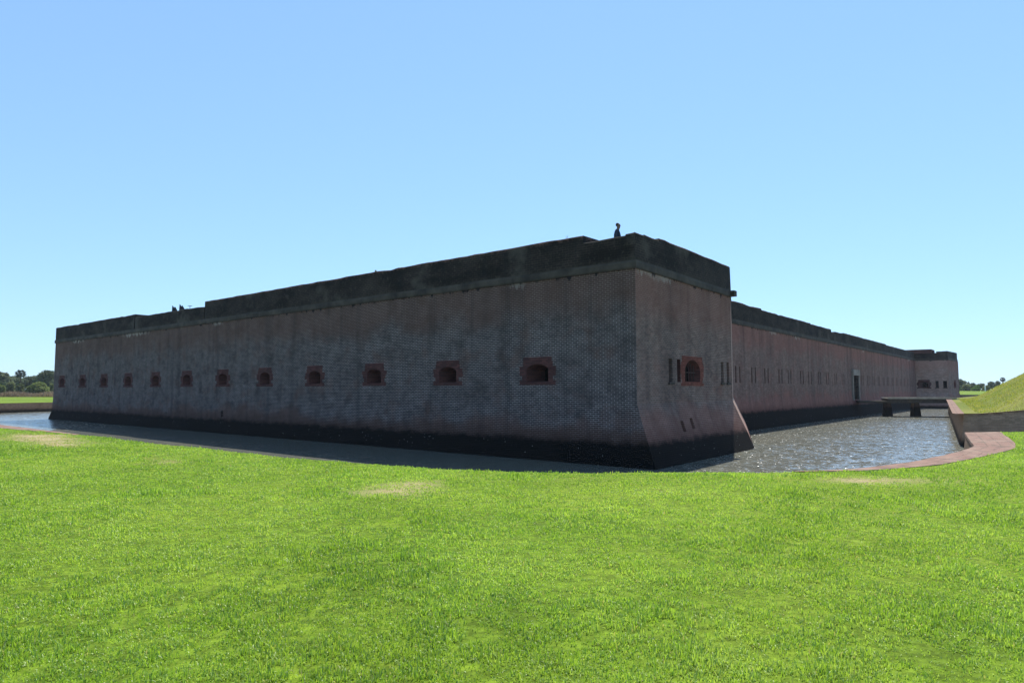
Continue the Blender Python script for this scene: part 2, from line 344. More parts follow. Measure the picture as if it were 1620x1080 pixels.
# parapets : (from, to, top) along each wall
PAR = {8: [(0,19.7,9.33),(19.9,29.3,9.07),(29.3,32.1,9.03),(32.2,Ls-2.45,9.38),(Ls-2.45,Ls-.95,9.07),(Ls-.95,Ls-.42,9.10),(Ls-.42,Ls,9.16)],
       0: [(0,.9,9.17),(.9,2.25,9.22),(2.25,10.57,9.32)], 1: [(0,(F1-Rr).length,9.30)],
       2: [(0,c_off+6.1,9.40),(c_off+6.1,c_off+20,9.30),(c_off+20,c_off+27.6,9.24),(c_off+27.6,c_off+29.3,8.95),(c_off+29.3,c_off+33.2,9.10),(c_off+33.2,c_off+57,9.22),(c_off+57,Lc,9.12)],
       3: [(0,2.6,9.22),(2.6,3.9,8.95),(3.9,Lf,9.20)], 4: [(0,10.57,9.2)]}
for i in range(NP):
    a, b, d, n = edge(i); L = (b-a).length
    segs = PAR.get(i, [(0, L, 9.2)])
    mb = MB(); ow, iw, zb, zi = .015, -1.7, 8.055, 8.5
    rr = random.Random(50+i)
    ca_o, cb_o = corner(i, ow, ow), corner((i+1) % NP, ow, ow); ca_i, cb_i = corner(i, iw, iw), corner((i+1) % NP, iw, iw)
    def pp(s, o):
        if s <= 1e-6: return ca_o if o == ow else ca_i
        if s >= L-1e-6: return cb_o if o == ow else cb_i
        return a + d*s + n*o
    prev = None
    for (s0, s1, zt) in segs:
        s1 = min(s1, L); ns = max(1, int((s1-s0)/.55)); lastz = None
        zt_a = [zt + rr.uniform(-.018,.018) - (.05 if rr.random() < .06 else 0) for _ in range(ns+1)]
        q3 = lambda p, z: Vector((p.x, p.y, z))
        for j in range(ns):
            sa, sb_ = s0+(s1-s0)*j/ns, s0+(s1-s0)*(j+1)/ns; za, zb2 = zt_a[j], zt_a[j+1]
            oa, ob, ia, ib = pp(sa, ow), pp(sb_, ow), pp(sa, iw), pp(sb_, iw)
            u = i*100.
            mb.quad([q3(oa, zb), q3(ob, zb), q3(ob, zb2-.05), q3(oa, za-.05)], [(sa+u, zb), (sb_+u, zb), (sb_+u, zb2-.05), (sa+u, za-.05)])
            ea, eb = (oa-n*.05 if 1e-6 < sa else oa.lerp(ia, .03)), (ob-n*.05 if sb_ < L-1e-6 else ob.lerp(ib, .03))
            mb.quad([q3(oa, za-.05), q3(ob, zb2-.05), q3(eb, zb2), q3(ea, za)], [(sa+u, za-.05), (sb_+u, zb2-.05), (sb_+u, zb2), (sa+u, za)])
            mb.quad([q3(ea, za), q3(eb, zb2), q3(ib, zb2), q3(ia, za)], [(sa+u, za), (sb_+u, zb2), (sb_+u, zb2+1.7), (sa+u, za+1.7)])
            mb.quad([q3(ib, zi), q3(ia, zi), q3(ia, za), q3(ib, zb2)], [(sb_+u, zi), (sa+u, zi), (sa+u, za), (sb_+u, zb2)])
        for (se, ze) in ((s0, zt_a[0]), (s1, zt_a[-1])):
            if 1e-6 < se < L-1e-6:
                o_, i_ = pp(se, ow), pp(se, iw)
                mb.quad([q3(o_, zb), q3(i_, zb), q3(i_, ze), q3(o_, ze-.03)], [(0+i*100, zb), (1.7+i*100, zb), (1.7+i*100, ze), (i*100, ze)])
    to_local(mb.build('parapet', M['parapet'], fort))
mb = MB(); mb.box((Rr.x+.12*.8, Rr.y-.12*.6, 7.90), (dF.x,dF.y,0), (dF.y,-dF.x,0), (0,0,1), .2, .16, .14)
to_local(mb.build('cordon', M['cordon'], fort))
# roof of the ramparts
M['terre'] = plain('terreplein turf', (.06,.08,.025), .95, .4, .6)
mb = MB(); ring = [corner(i, -1.5, -1.5) for i in range(NP)]
for tri in tessellate_polygon([[Vector((p.x,p.y,0)) for p in ring]]): mb.quad([(ring[k].x, ring[k].y, 8.82) for k in tri])
to_local(mb.build('rampart_roof', M['terre'], fort))
# brick edging seen on top of the far bastion
mb = MB(); mb.box((E1.x*.35+D1.x*.65-1.5, E1.y*.35+D1.y*.65+2.5, 9.2), (dC.x,dC.y,0), (-dC.y,dC.x,0), (0,0,1), 2.0, 3.6, .32)
to_local(mb.build('gun_platform', M['brick_red'], fort))

# ---- openings
def frame_axes(i):
    a, b, d, n = edge(i); return a, d, n
def P3(i, s, z, o):
    a, d, n = frame_axes(i); p = a + d*s + n*o; return Vector((p.x, p.y, z))
def arch(w, z0, zs, zt, n=10):
    """outline: sill, jambs to the springing zs, crown zt (anticlockwise seen from outside)"""
    pts = [(-w/2, z0), (w/2, z0), (w/2, zs)]
    rise = zt-zs; r = ((w/2)**2+rise**2)/(2*rise); cz = zt-r; th = math.asin(min(1, w/2/r))
    for k in range(1, n): t_ = th - 2*th*k/n; pts.append((r*math.sin(t_), cz+r*math.cos(t_)))
    pts.append((-w/2, zs)); return pts
def surround(i, sc, outline, hole, mat, name='surround', parent=None, base=0.):
    """plate with a hole, 8 mm proud of the wall"""
    mb = MB(); o = .008
    polys = [[Vector((x, z, 0)) for x, z in outline], [Vector((x, z, 0)) for x, z in hole]]
    allp = outline+hole
    for tri in tessellate_polygon(polys):
        pts = [allp[k] for k in tri]
        A_ = (pts[1][0]-pts[0][0])*(pts[2][1]-pts[0][1])-(pts[1][1]-pts[0][1])*(pts[2][0]-pts[0][0])
        if A_ < 0: pts = pts[::-1]
        mb.quad([P3(i, sc+x, z, o) for x, z in pts], [(sc+x+base, z) for x, z in pts])
    for k in range(len(outline)):
        p, q = outline[k], outline[(k+1) % len(outline)]
        mb.quad([P3(i, sc+p[0], p[1], -.02), P3(i, sc+q[0], q[1], -.02), P3(i, sc+q[0], q[1], o), P3(i, sc+p[0], p[1], o)])
    return mb
def quoin(w, z0, z1, wid, seed, course=.19):
    """stepped outline of the repair brick around an opening"""
    rr = random.Random(seed); n = max(3, int((z1-z0)/course)); pts = []
    R_, L_ = [], []
    for k in range(n):
        za, zb = z0+(z1-z0)*k/n, z0+(z1-z0)*(k+1)/n
        prof_ = math.sin(math.pi*min(1, max(0, (k-1)/max(1, n-3)))) if n > 5 else .5
        e = wid*(.45+.5*prof_+rr.uniform(-.12,.12)) if 0 < k < n-1 else wid*(.85 if k == 0 else .4)
        f = wid*(.45+.5*prof_+rr.uniform(-.12,.12)) if 0 < k < n-1 else wid*(.85 if k == 0 else .4)
        R_ += [(w/2+e, za), (w/2+e, zb)]; L_ += [(-w/2-f, za), (-w/2-f, zb)]
    return R_ + L_[::-1]
def tunnel(mb, i, sc, hole, throat, depth, back=True, o0=.008, o1=None):
    n_ = len(hole)
    for k in range(n_):
        p, q = hole[k], hole[(k+1) % n_]; p2, q2 = throat[k], throat[(k+1) % n_]
        mb.quad([P3(i, sc+p[0], p[1], o0), P3(i, sc+p2[0], p2[1], -depth), P3(i, sc+q2[0], q2[1], -depth), P3(i, sc+q[0], q[1], o0)],
                [(0, p[1]), (depth, p2[1]), (depth, q2[1]), (0, q[1])])
def outline_scale(h, fx, cz, fz): return [(x*fx, cz+(z-cz)*fz) for x, z in h]
def embrasure(i, s0, s1, z0, z1, seed, w=1.18, kind=''):
    sc = (s0+s1)/2; base = i*100.
    e = to_local(surround(i, sc, quoin(w+.02, z0-.11, z1+.30, .46, seed), arch(w, z0+.02, z1-.2, z1-.01), M['brick_red'], base=base).build('embrasure', M['brick_red'], fort))
    hole = arch(w, z0+.02, z1-.2, z1-.01); thr = outline_scale(hole, .52, z0+.3, .8)
    mb = MB(); tunnel(mb, i, sc, hole, thr, .95, o0=.0079); mb.build('splay', M['brick_red'], e)
    mb = MB(); back = outline_scale(thr, 1.0, z0, 1.); tunnel(mb, i, sc, thr, thr, 2.0, o0=-.95)
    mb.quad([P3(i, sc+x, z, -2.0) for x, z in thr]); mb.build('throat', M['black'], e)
    return e
def recess(i, s0, s1, z0, z1, name, mat, depth=.55, bmat='black', label=None):
    sc = (s0+s1)/2; w = (s1-s0); mb = MB(); k = NAMES[i]
    o = [off(k, z0)+.001, off(k, z1)+.001]
    c = [(s0, z0, o[0]), (s1, z0, o[0]), (s1, z1, o[1]), (s0, z1, o[1])]
    for q in range(4):
        p, r = c[q], c[(q+1) % 4]
        mb.quad([P3(i, p[0], p[1], p[2]), P3(i, p[0], p[1], -depth), P3(i, r[0], r[1], -depth), P3(i, r[0], r[1], r[2])],
                [(p[0], p[1]), (p[0]+depth, p[1]), (r[0]+depth, r[1]), (r[0], r[1])])
    h = to_local(mb.build(name, mat, fort))
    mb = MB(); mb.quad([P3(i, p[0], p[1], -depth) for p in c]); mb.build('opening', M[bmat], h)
    if label: h['label'] = label
    return h
for i in OPEN:
    for q, (s0, s1, z0, z1, kd) in enumerate(OPEN[i]):
        if kd == 'embrasure': embrasure(i, s0, s1, z0, z1, q)
        elif kd == 'low_embrasure': embrasure(i, s0, s1, z0, z1, q, 1.24)
        elif kd == 'red_blind': embrasure(i, s0, s1, z0, z1, q, 1.3)
        elif kd in ('loophole', 'red_loophole'):
            recess(i, s0, s1, z0, z1, 'loophole', M['brick_red' if kd[0] == 'r' else WMAT[NAMES[i]]], .4 if kd[0] != 'r' else .22, 'black' if kd[0] != 'r' else 'iron', 'loophole filled with dark red brick' if kd[0] == 'r' else None)
            if kd[0] != 'r':
                mb = MB(); mb.box(P3(i, (s0+s1)/2, z0-.055, .03), (*edge(i)[2], 0), (*edge(i)[3], 0), (0,0,1), (s1-s0)/2+.07, .04, .05)
                to_local(mb.build('sill', M['cordon'], fort))
        elif kd == 'thin': recess(i, s0, s1, z0, z1, 'loophole', M[WMAT[NAMES[i]]], .3 if s0 < c_off+5 else .06, 'loopback')
        elif kd in ('slot',): recess(i, s0, s1, z0, z1, 'vent_slot', M['brick_face'], .3)
        elif kd == 'drain': recess(i, s0, s1, z0, z1, 'drain_hole', M['brick_left'], .5)
        elif kd == 'barred':
            sc = (s0+s1)/2; w = 1.72
            hole = arch(w, z0+.03, z1-.42, z1-.03, 14)
            o_ = quoin(w+.3, z0-.16, z1+.13, .34, 3, .13)
            e = to_local(surround(i, sc, o_, hole, M['brick_bright'], base=0).build('embrasure', M['brick_bright'], fort)); e['label'] = 'barred arched embrasure in a bright red brick surround'
            thr = outline_scale(hole, .8, z0+.3, .9)
            mb = MB(); tunnel(mb, i, sc, hole, thr, .5, o0=.0079); mb.build('splay', M['brick_red'], e)
            mb = MB(); tunnel(mb, i, sc, thr, thr, 1.6, o0=-.5); mb.quad([P3(i, sc+x, z, -1.6) for x, z in thr]); mb.build('throat', M['black'], e)
            mb = MB()
            for k in range(5):
                x = -.56+.28*k
                mb.tube([P3(i, sc+x, z0+.05, -.2), P3(i, sc+x, z1-.13-.22*abs(x), -.2)], .025, 6)
            mb.box(P3(i, sc, z0+.45, -.2), (*edge(i)[2], 0), (*edge(i)[3], 0), (0,0,1), .78, .012, .02)
            mb.build('grille', M['iron'], e)
        elif kd == 'door':
            # pale granite surround with dark passage
            mb = MB(); ax = (*edge(i)[2], 0); ay = (*edge(i)[3], 0); sc = (s0+s1)/2
            for sg, ww in ((s0-.14, .14), (s1+.14, .14)): mb.box(P3(i, sg, 3.2, .03), ax, ay, (0,0,1), ww, .16, 1.4)
            mb.box(P3(i, sc, 4.93, .05), ax, ay, (0,0,1), (s1-s0)/2+.3, .2, .33)
            dr = to_local(mb.build('gateway', M['granite'], fort))
            mb = MB()
            for a_, b_ in (((s0, z0), (s1, z0)), ((s1, z0), (s1, z1)), ((s1, z1), (s0, z1)), ((s0, z1), (s0, z0))):
                mb.quad([P3(i, a_[0], a_[1], .1), P3(i, a_[0], a_[1], -2.5), P3(i, b_[0], b_[1], -2.5), P3(i, b_[0], b_[1], .1)])
            mb.build('passage', M['brick_dark'], dr)
            mb = MB()
            for k in range(9):
                sx = s0+.02+(s1-s0-.04)*(k+.5)/9; mb.box(P3(i, sx, 3.2, -.9), ax, ay, (0,0,1), (s1-s0)/18-.008, .05, 1.28)
            for zz in (2.3, 3.3, 4.2): mb.box(P3(i, sc, zz, -.83), ax, ay, (0,0,1), (s1-s0)/2-.1, .02, .08)
            mb.build('door_leaf', M['doorwood'], dr)

# ------------------------------------------------------------------ ground plan
mW = V2(.848,-.53); tW = V2(.53,.848); W0 = V2(24.1,36.6)
def hland(x, y):
    h = 1.5 - .25*nss((-x-38)/25.) + .42*nss((x-45)/45.)*nss((y-60)/60.) + .55*nss((x-50)/40.)*nss((y-150)/110.)
    r = np.hypot(x, y-5)
    near = 1-nss((r-25)/20.)
    h = h + near*((vnoise(x*.35+9, y*.35, 1)-.5)*.07 + (vnoise(x*1.3, y*1.3, 2)-.5)*.022)
    return h
bank = [(-69.6,67.4),(-40.3,44.3),(-21.75,29.18),(-13.4,22.2),(-8.43,18.05),(-5.06,15.35),(-2.61,13.62),(-1.3,13.03),(.47,12.68),(2.58,12.28),(3.65,12.4),(4.6,12.55),
        (6.32,13.03),(7.4,13.7),(8.31,14.39),(9.8,15.6),(11.2,17.06),(12.25,18.19),(15.9,24.1),(17.2,24.4),(40,25.0),(80,36),(118,72),(132,118),(97,143),(28,186),(-49,147),(-66,86)]
BANKL = [Vector(p) for p in bank]
demi = [W0, W0+tW*30, W0+tW*62, W0+tW*62+mW*20, V2(104,76), V2(74,46), W0+mW*30, W0+mW*10]
def hdemi(x, y):
    t = (x-W0.x)*tW.x+(y-W0.y)*tW.y; u = (x-W0.x)*mW.x+(y-W0.y)*mW.y
    b = 1.69 + .21*nss(t/40.) + .33*nss(u/4.)
    m = np.minimum(np.minimum((u-1.6)*.60, (t-1.2)*.5), (42.-t)*.62)
    m = np.clip(m, 0, 4.6)
    m = m*m/(m+.25)
    return b + m + (vnoise(x*.5, y*.5, 5)-.5)*.12*nss(m*2)

def sheet(name, poly, holes, pts, hf, mat, uvs=1.):
    verts = []; edges = []
    for ring in [poly]+holes:
        b = len(verts); verts += [Vector(p[:2]) for p in ring]; edges += [(b+k, b+(k+1) % len(ring)) for k in range(len(ring))]
    verts += [Vector(p) for p in pts]
    ov, oe, of, *_ = delaunay_2d_cdt(verts, edges, [], 0, 1e-4)
    V = np.array([(v.x, v.y) for v in ov]); F = np.array([f for f in of if len(f) == 3])
    c = V[F].mean(axis=1); keep = inpoly(c[:,0], c[:,1], poly)
    for h in holes: keep &= ~inpoly(c[:,0], c[:,1], h)
    F = F[keep]
    a = V[F]; cr = (a[:,1,0]-a[:,0,0])*(a[:,2,1]-a[:,0,1])-(a[:,1,1]-a[:,0,1])*(a[:,2,0]-a[:,0,0])
    F[cr < 0] = F[cr < 0][:, ::-1]
    Z = hf(V[:,0], V[:,1])
    o = np_mesh(name, np.column_stack([V, Z]), F, mat)
    o.data.polygons.foreach_set('use_smooth', [True]*len(o.data.polygons)); return o
def subdiv(ring, step):
    out = []
    for k in range(len(ring)):
        a, b = Vector(ring[k]), Vector(ring[(k+1) % len(ring)]); n = max(1, int((b-a).length/step))
        out += [a.lerp(b, j/n) for j in range(n)]
    return out

TAN = [(-14.6,21.3,3.4,1.25,-40),(-12.2,18.6,1.5,.5,-40),(-7.7,14.9,1.3,.28,-50),(-1.5,10.9,.55,.13,0),(-.7,11.8,.55,.13,0),(-1.8,10.2,.5,.12,0),(1.1,11.7,.5,.12,0),(5.9,11.5,1.9,.45,8),(2.3,10.2,.5,.1,0)]
def tanmask(x, y):
    m = np.zeros_like(np.asarray(x, float)); gain = iter([1.7, 1.6, 1., .75, .75]+[.9]*20)
    for (cx, cy, a, b, rot) in TAN:
        c, s = math.cos(R(-rot)), math.sin(R(-rot))
        if rot < 0: c, s = math.cos(R(140)), math.sin(R(140))
        dx, dy = x-cx, y-cy; p = (dx*c+dy*s)/a; q = (-dx*s+dy*c)/b
        m = np.maximum(m, (1-np.sqrt(p*p+q*q))*next(gain))
    return np.clip(m*1.7 + (vnoise(np.asarray(x)*2.4, np.asarray(y)*3.4, 8)-.68)*1.5*(m > 0) + (vnoise(np.asarray(x)*9, np.asarray(y)*9, 9)-.5)*.9*(m > 0), 0, 1)

def mat_ground(name, c1, c2, c3, tanattr=False, rough=.95):
    t = NT(name); g = t.n('ShaderNodeNewGeometry').outputs['Position']
    n1 = t.noise(g, .5, 5, .6); n2 = t.noise(g, 9., 6, .7); n3 = t.noise(g, .07, 4, .55)
    col = t.mix(t.rng(n1, .35, .65), c1, c2); col = t.mix(t.rng(n2, .35, .6, 0, .85), col, tuple(c*.35 for c in c1))
    col = t.mix(t.rng(n3, .45, .7, 0, .6), col, c3)
    if tanattr:
        at = t.n('ShaderNodeAttribute', {}, attribute_name='tint').outputs['Fac']
        col = t.mix(at, col, t.mix(t.rng(n2, .3, .7), (.26,.20,.10), (.42,.34,.19)))
    return t.surf(t.bsdf(col, rough, .1, n2, .8, .04))
M['lawn'] = mat_ground('lawn soil and turf', (.14,.23,.016), (.20,.29,.02), (.22,.27,.03), True)
M['mound'] = mat_ground('mound turf', (.17,.21,.030), (.21,.24,.04), (.30,.25,.085))

pts = []
xs = np.arange(-34, 34, .75)
for x in xs:
    for y in np.arange(-8, 34, .75): pts.append((x+random.uniform(-.2,.2), y+random.uniform(-.2,.2)))
for x in np.arange(-360, 360, 14):
    for y in np.arange(-60, 400, 14):
        if not (-36 < x < 36 and -10 < y < 36): pts.append((x+random.uniform(-4,4), y+random.uniform(-4,4)))
for k in range(240):
    r = 400*(10**(k/240*1.05)); a = k*2.4; pts.append((r*math.cos(a)*.98, r*math.sin(a)*.98))
bring = subdiv(bank, 1.0)
BIG = [(-5500,-5500),(5500,-5500),(5500,5500),(-5500,5500)]
BP = [(p.x, p.y) for p in bring]
P_ = np.array(pts); keep = ~inpoly(P_[:,0], P_[:,1], BP); pts = [tuple(p) for p in P_[keep]]
lawn = sheet('lawn', BIG, [bring], pts, hland, M['lawn'])
vc = np.array([v.co[:] for v in lawn.data.vertices])
at = lawn.data.attributes.new('tint', 'FLOAT', 'POINT'); at.data.foreach_set('value', tanmask(vc[:,0], vc[:,1]).astype(np.float32))
struct(lawn, 'broad mown green lawn running from the foreground to the horizon', 'lawn')
pts = []
for t_ in np.arange(.6, 62, 1.1):
    for u_ in np.arange(.6, 45, 1.1):
        p = W0+tW*float(t_)+mW*float(u_); pts.append((p.x+random.uniform(-.2,.2), p.y+random.uniform(-.2,.2)))
dr_ = subdiv([tuple(p) for p in demi], 1.0); P_ = np.array(pts); keep = inpoly(P_[:,0], P_[:,1], [(p.x,p.y) for p in dr_])
pts = [tuple(p) for p in P_[keep]]
mound = sheet('earth_mound', [tuple(p) for p in dr_], [], pts, hdemi, M['mound'])
struct(mound, 'grassy earth mound sloping up behind the low brick wall at the right', 'mound')

# bank walls
def bankwall(name, ring, hf, mat, flip, parent=None, zb=-1.6, step=1., batter=.12):
    mb = MB(); rg = subdiv(ring, step); n_ = len(rg); u = 0
    nr = []
    for k in range(n_):
        d = (rg[(k+1) % n_]-rg[k-1]).normalized(); nr.append(V2(d.y, -d.x)*(-1 if flip else 1))
    for k in range(n_):
        a, b = rg[k], rg[(k+1) % n_]; L = (b-a).length
        za, zb_ = [float(hf(np.array([p.x]), np.array([p.y]))[0]) for p in (a, b)]
        na, nb = nr[k], nr[(k+1) % n_]
        q = [Vector((a.x-na.x*batter, a.y-na.y*batter, zb)), Vector((b.x-nb.x*batter, b.y-nb.y*batter, zb)), Vector((b.x, b.y, zb_)), Vector((a.x, a.y, za))]
        uv = [(u, zb), (u+L, zb), (u+L, zb_), (u, za)]
        if flip: q = q[::-1]; uv = uv[::-1]
        mb.quad(q, uv); u += L
    return mb.build(name, mat, parent)
rw = bankwall('moat_wall', bank, hland, M['brick_bank'], True, batter=-.4)
tag(rw, 'low dark brick retaining wall of the outer moat bank', 'retaining wall')
# coping bricks of the outer bank: inner edge on the bank, outer edge into the lawn
cop = [((-69.6,67.4),(-70.5,66.6)),((-40.3,44.3),(-41.0,43.4)),((-21.75,29.18),(-22.3,28.5)),((-14.6,23.2),(-14.7,23.1))]
cop2 = [((5.2,12.7),(5.22,12.66)),((6.32,13.03),(6.45,12.85)),((7.4,13.7),(7.78,13.4)),((8.31,14.39),(8.75,14.05)),((9.8,15.6),(10.15,15.1)),((11.2,17.06),(11.3,16.1)),((12.25,18.19),(12.8,17.5)),((12.9,19.3),(13.75,18.8)),((14.2,21.4),(15.1,20.9)),((15.9,24.1),(16.6,23.2)),((17.2,24.42),(17.3,24.3))]
def coping(name, cc, mat, thick=.09, over=.03, lift=.015):
    mb = MB(); u = 0; fine = []
    for (a, b), (c, d) in zip(cc, cc[1:]):
        a, b, c, d = map(Vector, (a, b, c, d)); n = max(1, int((c-a).length/.6))
        fine += [(a.lerp(c, k/n), b.lerp(d, k/n)) for k in range(n)]
    fine.append((Vector(cc[-1][0]), Vector(cc[-1][1])))
    for (a, b), (c, d) in zip(fine, fine[1:]):
        dd = (c-a); L = dd.length; nn = V2(-dd.y, dd.x).normalized()*over   # towards water
        ha, hb, hc, hd = [float(hland(np.array([p.x]), np.array([p.y]))[0])+lift for p in (a, b, c, d)]
        ia, ic = a+nn, c+nn
        wa, wc = (a-b).length, (c-d).length
        mb.quad([(ia.x, ia.y, ha), (b.x, b.y, hb), (d.x, d.y, hd), (ic.x, ic.y, hc)][::-1], [(u, 0), (u, wa), (u+L, wc), (u+L, 0)][::-1])
        mb.quad([(ia.x, ia.y, ha-thick), (ia.x, ia.y, ha), (ic.x, ic.y, hc), (ic.x, ic.y, hc-thick)], [(u, 0), (u, .1), (u+L, .1), (u+L, 0)])
        mb.quad([(b.x, b.y, hb-thick), (b.x, b.y, hb), (d.x, d.y, hd), (d.x, d.y, hd-thick)], [(u, 0), (u, .1), (u+L, .1), (u+L, 0)])
        u += L
    return mb.build(name, mat)
def mat_paving():
    t = NT('brick coping'); uv = t.n('ShaderNodeUVMap', {}, uv_map='UVMap').outputs[0]
    bk = t.n('ShaderNodeTexBrick', {'Vector': uv, 'Color1': (.22,.115,.085), 'Color2': (.30,.175,.13), 'Mortar': (.11,.075,.055), 'Scale': 1., 'Mortar Size': .012, 'Brick Width': .11, 'Row Height': .3}, offset=.5)
    n1 = t.noise(uv, 1.1, 6, .65); n2 = t.noise(uv, 9, 5, .7)
    col = t.mix(t.rng(n1, .42, .7, 0, .65), bk.outputs['Color'], (.34,.26,.19))
    col = t.mix(t.rng(t.noise(uv, 2.6, 5, .7), .5, .62, 0, .75), col, (.10,.075,.055))
    col = t.mix(t.rng(n2, .3, .8, 0, .35), col, (.13,.09,.065))
    return t.surf(t.bsdf(col, .9, .15, n2, .5, .01))
M['paving'] = mat_paving()
o = coping('moat_coping', cop, M['paving']); tag(o, 'narrow pinkish brick coping along the lawn edge at the far left', 'coping')
o = coping('moat_coping', cop2, M['paving']); tag(o, 'curved pink brick coping widening to a corner at the right of the lawn', 'coping')

dw = empty('demilune_wall', (W0.x, W0.y, 0), 'low brick wall of the grassy mound, sunlit coping, dark curving front', 'retaining wall')
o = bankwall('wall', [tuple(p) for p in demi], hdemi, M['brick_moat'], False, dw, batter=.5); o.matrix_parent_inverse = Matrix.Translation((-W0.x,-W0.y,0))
# wall coping
mb = MB(); rg = subdiv([tuple(p) for p in demi], .6); n_ = len(rg); u = 0; wd = []
for k in range(n_):
    p = rg[k]; tt = (p-W0).dot(tW); uu = (p-W0).dot(mW)
    d = (rg[(k+1) % n_]-rg[k-1]).normalized(); nin = V2(-d.y, d.x)
    wdt = .5 if uu < .3 else .12
    wd.append((p - nin*.035, p+nin*wdt, float(hdemi(np.array([p.x]), np.array([p.y]))[0])+.03))
for k in range(n_):
    a, b, h0 = wd[k]; c, d, h1 = wd[(k+1) % n_]; L = (c-a).length
    hb = float(hdemi(np.array([b.x]), np.array([b.y]))[0])+.03; hd = float(hdemi(np.array([d.x]), np.array([d.y]))[0])+.03
    mb.quad([(a.x,a.y,h0),(c.x,c.y,h1),(d.x,d.y,hd),(b.x,b.y,hb)], [(u,0),(u+L,0),(u+L,.5),(u,.5)])
    mb.quad([(a.x,a.y,h0-.11),(c.x,c.y,h1-.11),(c.x,c.y,h1),(a.x,a.y,h0)], [(u,0),(u+L,0),(u+L,.1),(u,.1)]); u += L
o = mb.build('coping', M['paving'], dw); o.matrix_parent_inverse = Matrix.Translation((-W0.x,-W0.y,0))

# water
def mat_water():
    t = NT('murky moat water'); g = t.n('ShaderNodeNewGeometry').outputs['Position']
    nz = lambda vec, sc, d: t.n('ShaderNodeVectorMath', {0: t.n('ShaderNodeTexNoise', {'Vector': vec, 'Scale': sc, 'Detail': d, 'Roughness': .6}).outputs['Color'], 1: (.5,.5,.5)}, operation='SUBTRACT').outputs[0]
    sc_ = lambda v, k: t.n('ShaderNodeVectorMath', {0: v, 'Scale': k}, operation='SCALE').outputs[0]
    patch = t.rng(t.noise(t.mapping(g, (1,.6,1)), .22, 4, .55), .38, .64, .55, 1.)
    add_ = lambda a, b_: t.n('ShaderNodeVectorMath', {0: a, 1: b_}, operation='ADD').outputs[0]
    sl_ = add_(sc_(nz(t.mapping(g, (1,.8,1)), 1.3, 2.), .40), add_(sc_(nz(t.mapping(g, (1,.7,1)), 4.2, 3.), 1.0), sc_(nz(g, 13., 2.), .8)))
    sl_ = t.n('ShaderNodeVectorMath', {0: sl_, 'Scale': patch}, operation='SCALE').outputs[0]
    px_ = t.n('ShaderNodeSeparateXYZ', {0: g}).outputs[0]
    lee = t.math('MAXIMUM', t.rng(px_, 2., 9., .2, 1., True), t.rng(px_, -25., -38., .2, 1., True))
    sl_ = t.n('ShaderNodeVectorMath', {0: sl_, 'Scale': lee}, operation='SCALE').outputs[0]
    spk = t.math('MULTIPLY', t.rng(t.noise(t.mapping(g, (1,.45,1)), 5.5, 2, .6), .635, .655), t.rng(t.noise(g, .5, 3, .6), .40, .62, .35, 1.))
    spk = t.math('MULTIPLY', spk, t.rng(lee, .4, .8))
    sl_ = add_(sl_, sc_(nz(t.mapping(g, (1,.6,1)), 10., 1.), t.math('MULTIPLY', spk, 5.0)))
    sl_ = t.n('ShaderNodeVectorMath', {0: sl_, 1: (1.,1.,0.)}, operation='MULTIPLY').outputs[0]
    b = t.n('ShaderNodeVectorMath', {0: t.n('ShaderNodeVectorMath', {0: sl_, 1: (0.,0.,1.)}, operation='ADD').outputs[0]}, operation='NORMALIZE').outputs[0]
    mur = t.mix(t.rng(t.noise(g, .2, 4), .35, .65), (.185,.180,.135), (.150,.158,.130))
    p = t.n('ShaderNodeBsdfPrincipled', {'Base Color': mur, 'Roughness': t.rng(spk, 0., .5, .13, .34), 'IOR': 1.56, 'Specular IOR Level': 1.0, 'Normal': b}).outputs[0]
    return t.surf(p)
M['water'] = mat_water()
mb = MB(); mb.quad([(-90,8,0),(150,8,0),(150,200,0),(-90,200,0)])
struct(mb.build('moat_water', M['water']), 'murky olive and blue moat water around the fort', 'water')
mb = MB(); mb.quad([(-90,8,-1.55),(150,8,-1.55),(150,200,-1.55),(-90,200,-1.55)])
struct(mb.build('moat_bed', M['wood']), 'mud bed under the moat water', 'moat bed')

# ------------------------------------------------------------------ bridge
door = C0+dC*37.55; bdir = V2(math.sin(R(106)), math.cos(R(106))); bn = V2(-bdir.y, bdir.x)
span = None
den = bdir.x*tW.y-bdir.y*tW.x; qd = W0-door; span = (qd.x*tW.y-qd.y*tW.x)/den
bridge = empty('footbridge', (door.x, door.y, 0), 'low flat timber footbridge on dark piers crossing the moat to the gateway', 'bridge')
bi = Matrix.Translation((-door.x,-door.y,0))
X3 = (bdir.x, bdir.y, 0); Y3 = (bn.x, bn.y, 0)
def bp(t, s, z): p = door+bdir*t+bn*s; return (p.x, p.y, z)
def bpart(mb, nm, mt):
    o = mb.build(nm, mt, bridge); o.matrix_parent_inverse = bi; return o
sp0 = span*.30
mb = MB(); mb.box(bp(sp0/2+.1, 0, 1.62), X3, Y3, (0,0,1), sp0/2, 1.35, .13); bpart(mb, 'drawbridge', M['wood'])
mb = MB()
nb = 46
for k in range(nb):
    t0 = sp0+.2+(span-sp0+.2)*(k+.5)/nb; mb.box(bp(t0, 0, 2.0+random.uniform(-.004,.004)), X3, Y3, (0,0,1), (span-sp0)/nb/2-.006, 1.5, .035)
bpart(mb, 'deck', M['deck'])
for s in (-1.35, 1.35):
    mb = MB(); mb.box(bp((sp0+span)/2+.1, s, 1.74), X3, Y3, (0,0,1), (span-sp0)/2, .1, .22); bpart(mb, 'beam', M['wood'])
for s in (-1.46, 1.46):
    mb = MB(); mb.box(bp((sp0+span)/2+.1, s, 2.09), X3, Y3, (0,0,1), (span-sp0)/2, .06, .05); bpart(mb, 'kerb', M['deck'])
